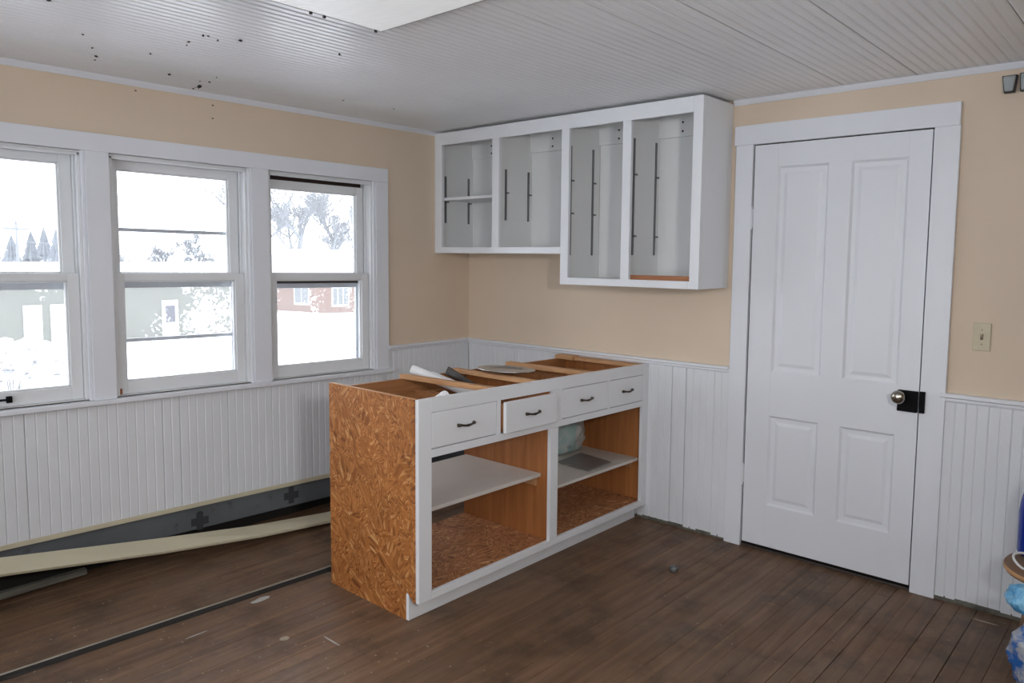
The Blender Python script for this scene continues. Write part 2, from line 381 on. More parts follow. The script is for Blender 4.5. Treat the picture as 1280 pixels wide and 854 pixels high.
# ------------------------------------------------------------------ window wall (y = 0)
OX0, OX1 = -3.13, -0.80
wa = MB()
wa.box(OX1, 0.15, 0, 0.14, 0.178, ZC+0.1)           # right of the windows
wa.box(XN-0.15, OX0, 0, 0.14, 0.178, ZC+0.1)
wa.box(OX0, OX1, 0, 0.14, 1.925, ZC+0.1)
wa.box(OX0, OX1, 0, 0.14, 0.178, 0.795)
WAL = st(wa.build('wall_left', 'beige', base=(0, 0, 0), warp=warpA), 'beige plaster window wall above white beadboard', 'wall')
bx(XN-0.15, 0.15, 0.14, 0.17, -0.1, 0.5).build('light_block', 'void', WAL)  # slab added to block sky light behind the wall-foot gap
bx(XN, 0.0, 0.004, 0.03, 0.048, 0.177).build('sill_board', 'greyboard', WAL, warp=warpA)
bx(XN, 0.0, -0.0145, 0.003, 0.170, 0.193).build('paint_edge_strip', 'cream', WAL, bevel=0.002, warp=warpA)
for (cx, cz, sx) in ((-1.923, 0.098, 1), (-1.396, 0.122, 1)):
    m = MB(); m.box(cx-0.045, cx+0.045, 0.0015, 0.005, cz-0.02, cz+0.02); m.box(cx-0.018, cx+0.016, 0.001, 0.005, cz-0.045, cz+0.046); m.box(cx-0.012, cx+0.01, 0.0, 0.005, cz+0.03, cz+0.052)
    m.build('glue_mark', 'darkmark', WAL, warp=warpA)
# wainscot boards
d = 0.0028
def bead_profile(front):    # (u, depth) cross-section with V edges and a centre bead; depth negative is towards the room
    T = 0.011
    return [(0.0002, 0), (0.0002, -T+d), (0.0035, -T), (0.0380, -T), (0.0408, -T+d), (0.0424, -T+d), (0.0452, -T), (PW-0.0035, -T), (PW-0.0002, -T+d), (PW-0.0002, 0)]
bp = bead_profile(0)
pa = MB().prism(bp, 2, 0, 1).build('wainscot_board', 'bead', WAL)
def kz(x, z): return warpA((x, 0, z))[2]
x = -0.0106; first = True
while x > XN:
    xl = x-PW; xm = x-PW/2
    top = 0.905 if xm > -0.755 else 0.790
    z0, z1 = kz(xm, 0.192), kz(xm, top)
    dy = random.uniform(-0.0008, 0.0006)
    if first: pa.location = Vector((xl, dy, z0)); pa.scale = (1, 1, z1-z0); first = False
    else: inst(pa, 'wainscot_board', (xl, dy, z0), WAL, (1, 1, z1-z0))
    x -= PW+(0.0015 if random.random() < 0.25 else 0)

# window casing
T1 = st(bpy.data.objects.new('trim_1', None), 'wide flat white casing boards around the three windows', 'trim'); C.objects.link(T1); WL[T1.name] = Vector((0, 0, 0))
ZH0, ZH1, ZS = 1.927, 2.008, 0.79
def cas(x0, x1, z0, z1, y0=-0.02): bx(x0, x1, y0, 0.0, z0, z1).build('casing_board', 'white', T1, bevel=0.002, warp=warpA)
cas(-3.24, -0.712, ZH0, ZH1, -0.022)
for a, b in ((-0.803, -0.712), (-1.612, -1.512), (-2.405, -2.305), (-3.24, -3.135)): cas(a, b, ZS, ZH0)
for a, b in ((-0.803-0.016, -0.803), (-1.512, -1.512+0.0), (-1.612-0.014, -1.612), (-2.405-0.014, -2.405)):
    if b-a > 0.001: bx(a, b, -0.012, 0.004, ZS, ZH0).build('stop_moulding', 'white', T1, bevel=0.003, warp=warpA)
T2 = MB(); T2.box(-3.27, -0.685, -0.045, 0.03, 0.768, 0.790)
T2 = st(T2.build('trim_2', 'white', base=(-2, 0, 0.75), bevel=0.004, warp=warpA), 'white window stool board running under all three windows', 'trim')

# windows
WIN = [(-3.13, -2.405, dict(n=1, ut=1.917, bars=(1.315,), g=0, gap=0.012)),
       (-2.31, -1.612, dict(n=2, ut=1.911, bars=(1.318, 1.585, 1.045), g=1, gap=0.012)),
       (-1.516, -0.803, dict(n=3, ut=1.890, bars=(1.305,), g=2, gap=0.03))]
WLAB = ['leftmost old double-hung window with a black sash handle on its bottom rail', 'middle old double-hung window with a frosted storm pane and two grey storm rails', 'rightmost old double-hung window with a dark gap above its dropped upper sash']
for (xa, xb, q) in WIN:
    W = thing('window_%d' % q['n'], ((xa+xb)/2, 0.0, 0.79), WLAB[q['n']-1], 'window', kind='structure')
    j = MB()
    j.box(xa, xa+0.014, 0, 0.15, 0.79, 1.94); j.box(xb-0.014, xb, 0, 0.15, 0.79, 1.94)
    j.box(xa, xb, 0, 0.15, 1.918, 1.94); j.box(xa, xb, 0.0, 0.16, 0.778, 0.796)
    j.build('jamb', 'sash', W, bevel=0.0015, warp=warpA)
    m = MB()
    for sx, ex in ((xa+0.014, xa+0.026), (xb-0.026, xb-0.014)):
        m.box(sx, ex, 0.004, 0.026, 0.796, 1.918); m.box(sx, ex, 0.066, 0.074, 0.796, 1.918)
    m.box(xa+0.014, xb-0.014, 0.004, 0.026, 1.905, 1.918)
    m.build('sash_stop', 'sash', W, bevel=0.002, warp=warpA)
    X0, X1 = xa+0.022, xb-0.026
    def sash(nm, y0, y1, z0, z1, br, tr, sw, lip):
        m = MB()
        m.box(X0, X0+sw, y0, y1, z0, z1); m.box(X1-sw, X1, y0, y1, z0, z1)
        m.box(X0+sw, X1-sw, y0, y1, z0, z0+br); m.box(X0+sw, X1-sw, y0, y1, z1-tr, z1)
        # glazing bead
        e = 0.007
        gx0, gx1, gz0, gz1 = X0+sw, X1-sw, z0+br, z1-tr
        m.box(gx0, gx0+e, y0+0.012, y1-0.004, gz0, gz1); m.box(gx1-e, gx1, y0+0.012, y1-0.004, gz0, gz1)
        m.box(gx0, gx1, y0+0.012, y1-0.004, gz0, gz0+e); m.box(gx0, gx1, y0+0.012, y1-0.004, gz1-e, gz1)
        o = m.build(nm, 'sash', W, bevel=0.002, warp=warpA)
        bx(gx0, gx1, y1-0.009, y1-0.006, gz0, gz1).build('pane', G_SASH, o, warp=warpA)
        return o
    lo = sash('lower_sash', 0.028, 0.064, 0.797, 1.376, 0.060, 0.036, 0.048, 0)
    up = sash('upper_sash', 0.076, 0.110, 1.340, q['ut'], 0.034, 0.044, 0.050, 0)
    bx(X0, X1, 0.100, 0.112, q['ut']+0.001, 1.918).build('head_gap_shade', 'gapshade', W, warp=warpA)  # solid dark strip paints the shaded gap above the upper sash
    if q['n'] > 1: bx(X0+0.01, X1-0.004, 0.0655, 0.0755, 1.318 if q['n'] == 3 else 1.332, 1.3395).build('meeting_gap_shade', 'gapshade', W, warp=warpA)  # solid dark strip paints the shade under the meeting rail
    m = MB(); e = 0.024
    m.box(xa+0.014, xa+0.014+e+0.014, 0.122, 0.140, 0.797, 1.918); m.box(xb-0.014-e-0.012, xb-0.014, 0.122, 0.140, 0.797, 1.918)
    m.box(xa+0.014, xb-0.014, 0.122, 0.140, 0.797, 0.818); m.box(xa+0.014, xb-0.014, 0.122, 0.140, 1.890, 1.918)
    so = m.build('storm_frame', 'alu', W, bevel=0.002, warp=warpA)
    for i, bz in enumerate(q['bars']):
        h = 0.016 if i == 0 else 0.009
        bx(xa+0.04, xb-0.04, 0.120, 0.138, bz-h, bz+h).build('storm_rail', 'alu', so, bevel=0.002, warp=warpA)
    bx(xa+0.03, xb-0.03, 0.130, 0.132, 0.81, 1.90).build('storm_pane', G_ST[q['g']], so, warp=warpA)
    if q['n'] == 1:
        m = MB(); m.box(-2.735, -2.715, 0.010, 0.028, 0.815, 0.842); m.box(-2.88, -2.86, 0.010, 0.028, 0.815, 0.842); m.tube([(-2.87, 0.012, 0.829), (-2.725, 0.012, 0.829)], 0.005, 8)
        m.build('sash_handle', 'iron', lo, warp=warpA)
    if q['n'] == 2:
        bx(X0-0.004, X0+0.022, 0.020, 0.030, 0.798, 0.826).build('rusty_corner', 'redwood', lo, bevel=0.004, warp=warpA)

# ------------------------------------------------------------------ door wall (x = 0)
DY0, DY1, DT = -2.022, -2.822, 2.047
wb = MB(); wb.box(0, 0.12, DY0+0.012, 0.14, -0.1, ZC+0.1); wb.box(0, 0.12, YB-0.15, DY1-0.012, -0.1, ZC+0.1); wb.box(0, 0.12, DY1-0.012, DY0+0.012, DT+0.012, ZC+0.1)
WB = st(wb.build('wall_right', 'beige', base=(0, 0, 0)), 'beige plaster door wall above white beadboard', 'wall')
bx(0.12, 0.15, YB-0.15, 0.14, -0.1, ZC+0.1).build('light_block', 'void', WB)  # slab added to stop sky light leaking in around the door
# boards on the door wall: rotate the profile so that it faces -x
pb_ = MB().prism([(v, u) for (u, v) in bp], 2, 0, 1).build('wainscot_board', 'bead', WB)
first = True
for (ya, yb, top) in ((-0.0106, -1.928, 0.905), (-2.922, YB, 0.893)):
    y = ya
    while y > yb+0.004:
        wdt = min(PW, y-yb)
        z0 = random.uniform(0.012, 0.024); dx = random.uniform(-0.0008, 0.0006)
        sc = (1, wdt/PW, top-z0)
        if first: pb_.location = (dx, y-wdt, z0); pb_.scale = sc; first = False
        else: inst(pb_, 'wainscot_board', (dx, y-wdt, z0), WB, sc)
        y -= wdt+(0.0024 if random.random() < 0.2 else 0)
# dirty line along the wall foot
m = MB(); m.box(-0.010, 0.0, YB, DY1-0.1, -0.004, 0.022); m.box(-0.010, 0.0, DY0+0.09, 0.0, -0.004, 0.022); m.build('dirty_foot', 'greyplank', WB)

def rail(name, label, axis, a, b, z, h=0.030):
    k = h/0.030
    # moulded chair rail: cap and cove
    pr = [(0.0, z-0.030*k), (-0.016, z-0.030*k), (-0.020, z-0.024*k), (-0.020, z-0.017*k), (-0.026, z-0.014*k), (-0.034, z-0.012*k), (-0.034, z-0.003), (-0.031, z), (0.0, z)]
    m = MB()
    if axis == 'x': m.prism([(u, v) for u, v in pr], 0, a, b)
    else: m.prism([(u, v) for u, v in pr], 1, a, b)
    return st(m.build(name, 'white', bevel=0.0), label, 'trim')
rail('trim_3', 'short white chair rail between right window and room corner', 'x', -0.712, 0.0, 0.930)
rail('trim_4', 'white chair rail between room corner and door casing', 'y', -1.930, -0.0, 0.928, 0.033)
rail('trim_5', 'white chair rail right of the door under the light switch', 'y', YB, -2.905, 0.918, 0.038)
def crown(name, label, axis, a, b):
    pr = [(0, ZC-0.026), (-0.006, ZC-0.026), (-0.009, ZC-0.020), (-0.015, ZC-0.012), (-0.018, ZC-0.006), (-0.020, ZC-0.0005), (0, ZC-0.0005)]
    return st(MB().prism(pr, 0 if axis == 'x' else 1, a, b).build(name, 'white'), label, 'trim')
crown('trim_6', 'thin white moulding where window wall meets ceiling', 'x', XN, -0.0)
crown('trim_7', 'thin white moulding where door wall meets ceiling', 'y', YB, -1.905)

T8 = st(bpy.data.objects.new('trim_8', None), 'wide flat white casing around the panelled door', 'trim'); C.objects.link(T8); WL[T8.name] = Vector((0, 0, 0))
bx(-0.022, 0, -1.930, DY0+0.003, 0.0, 2.052).build('casing_board', 'white', T8, bevel=0.002)
bx(-0.022, 0, DY1-0.004, -2.925, 0.0, 2.052).build('casing_board', 'white', T8, bevel=0.002)
bx(-0.023, 0, -1.920, -2.922, 2.052, 2.149).build('casing_board', 'white', T8, bevel=0.002)
bx(-0.004, 0.10, DY0+0.01, DY1-0.01, -0.012, 0.010).build('threshold', 'umber', T8, bevel=0.003)
m = MB(); m.box(0.0, 0.11, DY0+0.003, DY0+0.012, 0, DT+0.012); m.box(0.0, 0.11, DY1-0.012, DY1-0.003, 0, DT+0.012); m.box(0, 0.11, DY0, DY1, DT+0.004, DT+0.012)
m.build('door_jamb', 'void', T8)

DR = thing('door_1', (0, (DY0+DY1)/2, 0.02), 'white four panel interior door with round knob and black rim lock', 'door', kind='structure')
xf, xb = -0.010, 0.028
PY = [(-2.146, -2.388), (-2.490, -2.730)]; PZ = [(0.242, 0.702), (0.925, 1.937)]
g = 0.003
for a, b in ((DY0-g, PY[0][0]), (PY[1][1], DY1+g)): bx(xf, xb, a, b, 0.026, DT).build('stile', 'white', DR, bevel=0.0012)
for c, e in PZ: bx(xf+0.0004, xb, PY[0][1], PY[1][0], c, e).build('stile', 'white', DR, bevel=0.0008)
for c, e in ((0.026, PZ[0][0]), (PZ[0][1], PZ[1][0]), (PZ[1][1], DT)): bx(xf+0.0006, xb, PY[0][0], PY[1][1], c, e).build('rail', 'white', DR, bevel=0.0008)
for (a, b) in PY:
    for (c, e) in PZ:
        # frame moulding slopes down to a flat, then rises to the raised field
        def ring(ins, x): return [(x, a-ins, c+ins), (x, b+ins, c+ins), (x, b+ins, e-ins), (x, a-ins, e-ins)]
        lv = [ring(0, xf), ring(0.010, xf+0.009), ring(0.022, xf+0.010), ring(0.030, xf+0.010), ring(0.046, xf+0.0045)]
        m = MB(); vs = [p for r_ in lv for p in r_]; fs = []
        for i in range(len(lv)-1):
            for k in range(4): fs.append((i*4+k, i*4+(k+1) % 4, (i+1)*4+(k+1) % 4, (i+1)*4+k))
        fs.append(tuple(range((len(lv)-1)*4, len(lv)*4)))
        vs += ring(0, xb); n = len(lv)*4; fs.append((n, n+1, n+2, n+3))
        for k in range(4): fs.append((k, (k+1) % 4, n+(k+1) % 4, n+k))
        m.add(vs, fs); m.build('panel', 'white', DR)
lk = bx(xf-0.018, xf, -2.737, DY1+0.004, 0.816, 0.910).build('rim_lock', 'iron', DR, bevel=0.002)
bx(-0.036, -0.022, DY1-0.006, -2.849, 0.818, 0.914).build('lock_keeper', 'iron', DR, bevel=0.003)
kx = xf-0.018
MB().lathe([(0.012, kx), (0.011, kx-0.020), (0.017, kx-0.026), (0.027, kx-0.034), (0.030, kx-0.044), (0.029, kx-0.052), (0.022, kx-0.060), (0.010, kx-0.064), (0.001, kx-0.065)], (0, -2.752, 0.884), 'x', 24).build('door_knob', 'nickel', DR, smooth=True)
for hz in (1.69, 0.384):
    h = MB(); h.tube([(-0.024, DY0-0.001, hz-0.047), (-0.024, DY0-0.001, hz+0.047)], 0.005, 10); h.box(-0.0245, -0.010, DY0-0.004, DY0+0.006, hz-0.045, hz+0.045)
    h = h.build('hinge', 'white', DR)
    for s in (-0.052, 0.052): MB().lathe([(0.001, hz+s-0.005), (0.006, hz+s-0.003), (0.006, hz+s+0.003), (0.001, hz+s+0.005)], (-0.024, DY0-0.001, 0), 'z', 10).build('hinge_tip', 'white', h)

# walls behind the camera
st(bx(XN-0.15, 0.15, YB-0.15, YB, -0.1, ZC+0.1).build('wall_back', 'beige', base=(-2, YB, 0)), 'beige wall behind the camera', 'wall')
wk = MB(); BY0, BY1, BZ0, BZ1 = -3.6, -0.8, 0.75, 2.15
wk.box(XN-0.15, XN, YB, BY0, -0.1, ZC+0.1); wk.box(XN-0.15, XN, BY1, 0.0, -0.1, ZC+0.1); wk.box(XN-0.15, XN, BY0, BY1, -0.1, BZ0); wk.box(XN-0.15, XN, BY0, BY1, BZ1, ZC+0.1)
st(wk.build('wall_near', 'beige', base=(XN, -2, 0)), 'beige wall outside the view with an added wide window', 'wall')
w4 = thing('window_4', (XN, -2.2, BZ0), 'unseen wide window added for fill light, left of the camera', 'window', kind='structure')  # out-of-view window added to bring fill light into the room
m = MB(); e = 0.05; XA, XB = XN-0.12, XN-0.06
m.box(XA, XB, BY0, BY0+e, BZ0, BZ1); m.box(XA, XB, BY1-e, BY1, BZ0, BZ1); m.box(XA, XB, BY0, BY1, BZ0, BZ0+e); m.box(XA, XB, BY0, BY1, BZ1-e, BZ1); m.box(XA, XB, -2.235, -2.165, BZ0, BZ1)
m.build('frame', 'sash', w4, bevel=0.003)
for a, b in ((BY0+e, -2.235), (-2.165, BY1-e)): bx(XN-0.092, XN-0.088, a, b, BZ0+e, BZ1-e).build('pane', G_SASH, w4)

# ------------------------------------------------------------------ base cabinet
XL, XR, YF, YK = -1.722, -0.012, -1.445, -0.850
BC = thing('base_cabinet', (-0.86, -1.15, 0), 'long topless base cabinet with white drawers and bare strand board side', 'cabinet')
def cp(name, mat, *b, bevel=0.0015, parent=None):
    return bx(*b).build(name, mat, parent or BC, bevel=bevel, warp=warpB)
# strand board end panel with the toe notch
MB().prism([(YK, 0.0), (-1.372, 0.0), (-1.372, 0.115), (-1.384, 0.118), (-1.392, 0.108), (YF+0.020, 0.084), (YF+0.020, 0.908), (YK, 0.908), (YK, 0.63), (YK-0.006, 0.622), (YK-0.004, 0.60), (YK+0.001, 0.592)], 0, XL, XL+0.019).build('end_panel', 'osb', BC, warp=warpB)
cp('end_panel_edge', 'lumber', XL+0.0005, XL+0.0185, YF+0.021, YK-0.001, 0.9075, 0.9092, bevel=0)
MB().prism([(YK, 0.02), (-1.36, 0.02), (-1.36, 0.09), (YF+0.02, 0.09), (YF+0.02, 0.885), (YK, 0.885)], 0, -0.031, XR).build('side_panel', 'wood', BC, warp=warpB)
cp('partition', 'wood', -0.877, -0.858, YF+0.02, YK, 0.113, 0.875)
cp('bottom_panel', 'osbf', XL+0.019, -0.031, YF+0.02, YK, 0.096, 0.113)
cp('toe_kick', 'cab', XL, -0.035, -1.388, -1.372, 0.001, 0.112)
cp('back_rail', 'lumberx', XL+0.019, -0.031, YK-0.016, YK, 0.800, 0.886)
cp('back_rail', 'lumberx', XL+0.019, -0.031, YK-0.016, YK, 0.02, 0.09)
# face frame
FY0, FY1 = YF, YF+0.02
cp('stile', 'cab', XL+0.006, -1.646, FY0, FY1, 0.084, 0.908)
cp('stile', 'cab', -0.882, -0.824, FY0, FY1, 0.115, 0.668)
cp('stile', 'cab', -0.066, XR+0.010, FY0, FY1, 0.084, 0.908)
cp('rail', 'cab', -1.646, -0.066, FY0, FY1, 0.850, 0.908)
cp('rail', 'cab', -1.646, -0.066, FY0, FY1, 0.668, 0.700)
cp('rail', 'cab', -1.646, -0.066, FY0, FY1, 0.084, 0.115)
for a, b in ((-1.262, -1.236), (-0.868, -0.793), (-0.410, -0.390)): cp('drawer_divider', 'cab', a, b, FY0, FY1, 0.700, 0.850)
DRW = [(-1.644, -1.264, 0.0, 0.704, 0.848), (-1.232, -0.872, -0.028, 0.702, 0.842), (-0.790, -0.412, 0.0, 0.703, 0.847), (-0.388, -0.068, 0.0, 0.703, 0.847)]
for (a, b, dy, z0, z1) in DRW:
    m = MB(); t = 0.012; y0, y1 = FY1+dy-0.002, YK-0.06+dy
    m.box(a+0.006, a+0.006+t, y0, y1, z0+0.006, z1-0.012); m.box(b-0.006-t, b-0.006, y0, y1, z0+0.006, z1-0.012)
    m.box(a+0.006, b-0.006, y1-t, y1, z0+0.006, z1-0.016); m.box(a+0.006, b-0.006, y0, y1, z0+0.010, z0+0.018)
    D = m.build('drawer', 'lumberx', BC, bevel=0.001, warp=warpB)
    bx(a, b, FY0+dy, FY1+dy-0.002, z0, z1).build('drawer_front', 'cab', D, bevel=0.003, warp=warpB)
    cx, cz, yy = (a+b)/2, (z0+z1)/2+0.002, FY0+dy
    m = MB(); m.tube([(cx-0.046, yy-0.001, cz), (cx-0.044, yy-0.008, cz), (cx-0.034, yy-0.013, cz), (cx-0.016, yy-0.016, cz-0.003), (cx, yy-0.017, cz-0.004), (cx+0.016, yy-0.016, cz-0.003), (cx+0.034, yy-0.013, cz), (cx+0.044, yy-0.008, cz), (cx+0.046, yy-0.001, cz)], [0.0075, 0.0075, 0.0045, 0.0045, 0.006, 0.0045, 0.0045, 0.0075, 0.0075], 8)
    m.build('handle', 'bronze', D, smooth=True, warp=warpB)
s1 = bx(XL+0.02, -0.880, -1.385, YK-0.018, 0.421, 0.438).build('shelf', 'shelf', BC, bevel=0.002, warp=warpB); s1['label'] = 'worn white upper left shelf'
s2 = bx(-0.857, -0.032, -1.402, YK-0.018, 0.340, 0.356).build('shelf', 'shelf', BC, bevel=0.002, warp=warpB); s2['label'] = 'worn white right shelf'
for a, b, z in ((-0.898, -0.878, 0.420), (XL+0.020, XL+0.04, 0.420), (-0.857, -0.838, 0.339), (-0.051, -0.032, 0.339)): cp('shelf_cleat', 'lumber', a, b, -1.365, -0.90, z-0.045, z)
cp('cleat', 'lumber', XL+0.020, XL+0.050, -1.40, -1.12, 0.845, 0.872)
# top braces running front to back
for (xb_, xe_, z, wd, bz) in ((-1.300, -1.262, 0.908, 0.040, 0.022), (-0.952, -0.958, 0.906, 0.040, 0.022), (-0.535, -0.520, 0.905, 0.044, 0.024)):
    h = wd/2; ya, yb2 = YK+0.0, FY1
    MB().hexa([(xe_-h, yb2, z-bz), (xe_+h, yb2, z-bz), (xb_+h, ya, z-bz), (xb_-h, ya, z-bz), (xe_-h, yb2, z), (xe_+h, yb2, z), (xb_+h, ya, z), (xb_-h, ya, z)]).build('top_brace', 'lumber', BC, bevel=0.003, warp=warpB)
cp('top_brace', 'lumber', -0.095, -0.013, FY1, -0.98, 0.886, 0.904)
cp('top_brace', 'lumber', -0.110, -0.040, -0.98, YK, 0.887, 0.912)

# loose things on and in the base cabinet
def roll(a, b, r, label, hollow=False):
    m = MB(); m.tube([a, b], r, 20)
    o = m.build('paper_roll', 'paper', bevel=0.002, smooth=False); o = tag(o, label, 'paper roll', 'white rolls lying in the cabinet top')
    for p in o.data.polygons: p.use_smooth = len(p.vertices) == 4
    return o
roll((-1.222, -0.835, 0.926), (-1.130, -1.28, 0.812), 0.023, 'longest white roll sticking up over the back rail of the base cabinet')
roll((-1.158, -0.905, 0.902), (-1.092, -1.24, 0.812), 0.017, 'thinner white roll just behind the longest roll in the cabinet top')
roll((-1.492, -1.360, 0.902), (-1.455, -1.20, 0.820), 0.020, 'short white roll end peeping out by the front left of the cabinet top')
m = MB(); m.hexa([(-1.070, -1.16, 0.822), (-1.065, -1.16, 0.815), (-1.055, -0.91, 0.888), (-1.075, -0.91, 0.895), (-1.078, -1.16, 0.860), (-1.058, -1.16, 0.853), (-1.048, -0.925, 0.928), (-1.068, -0.925, 0.935)])
o = m.build('metal_bracket', 'umber', bevel=0.003); tag(o, 'dark brown flat bar with pale edge leaning in the cabinet top', 'metal bar')
m.v = [(v[0]-0.004, v[1], v[2]+0.0) for v in m.v]
# metal platter resting on the second brace
n = 36; prof = [(0.0, 0.0), (0.55, 0.0), (0.72, 0.004), (0.86, 0.012), (1.0, 0.013), (1.0, 0.016), (0.85, 0.015), (0.70, 0.008), (0.5, 0.003), (0.0, 0.003)]
vs, fs = [], []
for (r_, h) in prof:
    for k in range(n):
        t = 2*math.pi*k/n; vs.append(Vector((r_*0.155*math.cos(t), r_*0.125*math.sin(t), h)))
for i in range(len(prof)-1):
    for k in range(n): fs.append((i*n+k, i*n+(k+1) % n, (i+1)*n+(k+1) % n, (i+1)*n+k))
Rm = Matrix.Rotation(R(100), 3, 'Z')
Tm = Matrix.Rotation(R(1.5), 3, 'Y')
m = MB().add([Tm @ (Rm @ v)+Vector((-0.868, -1.140, 0.9085)) for v in vs], fs)
tag(m.build('metal_platter', 'chrome', smooth=True), 'shiny oval metal platter lying across the cabinet top braces', 'platter')
m = MB().hexa([(-0.470, -1.372, 0.3575), (-0.245, -1.362, 0.3575), (-0.205, -1.125, 0.3575), (-0.445, -1.145, 0.3575), (-0.470, -1.372, 0.3645), (-0.245, -1.362, 0.3645), (-0.205, -1.125, 0.3645), (-0.445, -1.145, 0.3645)])
tag(m.build('metal_sheet', 'tray', bevel=0.002), 'dark grey square metal sheet on the right shelf', 'metal sheet')
def blob(c, r, seed, disp, sub=4, flat=0.0, fold=0.0):
    rnd = random.Random(seed); bm = bmesh.new(); bmesh.ops.create_icosphere(bm, subdivisions=sub, radius=1)
    from mathutils import noise as mn
    vs = []
    for v in bm.verts:
        p = v.co.copy(); q = p*1.7+Vector((seed*3.1, seed*1.7, seed))
        k = 1+disp*mn.noise(q)+disp*0.6*mn.noise(q*2.3)+disp*0.4*abs(mn.noise(q*5.1))+fold*(mn.noise(q*9))
        p = Vector((p.x*r[0]*k, p.y*r[1]*k, p.z*r[2]*k))
        if p.z < -r[2]*flat: p.z = -r[2]*flat+(p.z+r[2]*flat)*0.08
        vs.append(Vector(c)+p)
    fs = [tuple(x.index for x in f.verts) for f in bm.faces]; bm.free()
    return MB().add(vs, fs)
b_ = blob((-0.222, -1.015, 0.465), (0.155, 0.090, 0.155), 3, 0.24, 4, 0.80, 0.05)
zm = min(v[2] for v in b_.v); b_.map(lambda v: (v[0], v[1], v[2]-zm+0.3572))
tag(b_.build('plastic_bag', 'bagfilm', smooth=True), 'crumpled thin white and teal plastic bag on the right shelf', 'plastic bag')

# ------------------------------------------------------------------ wall cabinet
UC = thing('wall_cabinet', (-0.16, -0.95, 1.334), 'white doorless wall cabinet with four open bays under the ceiling', 'cabinet')
UX, UT = -0.315, 2.266
def up_(name, mat, *b, bevel=0.0015, parent=None): return bx(*b).build(name, mat, parent or UC, bevel=bevel)
Z1, Z2 = 1.505, 1.335
up_('side_panel', 'cab', UX+0.02, -0.001, -1.897, -1.880, Z2, UT)
up_('side_panel', 'inner', UX+0.02, -0.001, -0.045, -0.003, Z1, UT)
for yy, z in ((-0.545, Z1+0.01), (-1.461, Z2+0.01)): up_('partition', 'inner', UX+0.02, -0.007, yy-0.017, yy, z, UT-0.012)
up_('partition', 'inner', UX+0.02, -0.007, -1.083, -1.050, Z2, UT-0.012)
up_('back_panel', 'inner', -0.0065, -0.001, -1.880, -1.083, Z2+0.005, UT)
up_('back_panel', 'inner', -0.0065, -0.001, -1.050, -0.020, Z1+0.005, UT)
up_('top_panel', 'inner', UX+0.02, -0.001, -1.880, -0.020, UT-0.012, UT)
up_('bottom_panel', 'inner', UX+0.02, -0.001, -1.880, -1.083, Z2+0.018, Z2+0.034)
up_('bottom_panel', 'inner', UX+0.02, -0.001, -1.050, -0.020, Z1+0.018, Z1+0.034)
for a, b in ((-0.045, -0.545), (-0.562, -1.050), (-1.083, -1.461), (-1.478, -1.880)):
    nl = up_('nailer', 'inner', -0.020, -0.0065, b, a, 2.130, UT-0.012)
    for k, (u, z) in enumerate(((0.36, 2.205), (0.36, 2.158), (0.60, 2.185))):
        yc = a+(b-a)*u
        MB().lathe([(0.001, -0.0215), (0.006, -0.021), (0.006, -0.0195)], (0, yc, z), 'x', 8).build('screw', 'black', nl)
# face frame
for a, b, z0, z1 in ((-0.002, -0.067, Z1, UT), (-0.511, -0.568, 1.543, 2.190), (-1.040, -1.093, Z2, 2.190), (-1.442, -1.494, 1.373, 2.190), (-1.846, -1.897, Z2, UT)):
    up_('stile', 'cab', UX, UX+0.02, b, a, z0, z1)
up_('rail', 'cab', UX, UX+0.02, -1.846, -0.067, 2.190, UT)
up_('rail', 'cab', UX, UX+0.02, -1.040, -0.067, Z1, 1.543)
up_('rail', 'cab', UX, UX+0.02, -1.846, -1.093, Z2, 1.373)
up_('shelf', 'cab', UX+0.022, -0.010, -0.543, -0.022, 1.842, 1.860)
wr = up_('wood_strip', 'redwood', -0.294, -0.278, -1.878, -1.471, 1.370, 1.397); wr['label'] = 'bare reddish wooden strip'
for yy, zs, xs, clips in ((-0.0452, (1.70, 2.00), (-0.262, -0.052), (1.836,)), (-0.5622, (1.705, 2.01), (-0.250, -0.040), (1.87,)), (-1.0832, (1.497, 2.10), (-0.287, -0.078), (1.91, 1.73)), (-1.4782, (1.50, 2.106), (-0.262, -0.046), (1.92, 1.60))):
    for xx in xs:
        s_ = up_('shelf_standard', 'steel', xx-0.007, xx+0.007, yy-0.005, yy, zs[0], zs[1], bevel=0)
        for cz in clips: bx(xx-0.004, xx+0.020, yy-0.014, yy-0.0045, cz-0.005, cz+0.004).build('clip', 'steel', s_)

# ------------------------------------------------------------------ ceiling light
CL = thing('ceiling_light', (-2.29, -2.19, 2.235), 'flat rectangular ceiling light with white ribbed diffuser', 'ceiling light')
lx0, lx1, ly0, ly1 = -2.60, -1.985, -2.80, -1.575
m = MB(); e = 0.012
m.box(lx0, lx1, ly0, ly0+e, 2.248, ZC-0.001); m.box(lx0, lx1, ly1-e, ly1, 2.248, ZC-0.001); m.box(lx0, lx0+e, ly0, ly1, 2.248, ZC-0.001); m.box(lx1-e, lx1, ly0, ly1, 2.248, ZC-0.001)
m.build('frame', 'alu', CL, bevel=0.002)
i1 = 0.006
MB().hexa([(lx0+i1+0.03, ly0+i1+0.03, 2.236), (lx1-i1-0.03, ly0+i1+0.03, 2.236), (lx1-i1-0.03, ly1-i1-0.03, 2.236), (lx0+i1+0.03, ly1-i1-0.03, 2.236), (lx0+i1, ly0+i1, 2.249), (lx1-i1, ly0+i1, 2.249), (lx1-i1, ly1-i1, 2.249), (lx0+i1, ly1-i1, 2.249)]).build('diffuser', 'lens', CL)
for cx in (-2.268, -2.218, -2.014): bx(cx-0.004, cx+0.004, ly1-0.003, ly1+0.004, 2.240, 2.258).build('clip', 'black', CL)

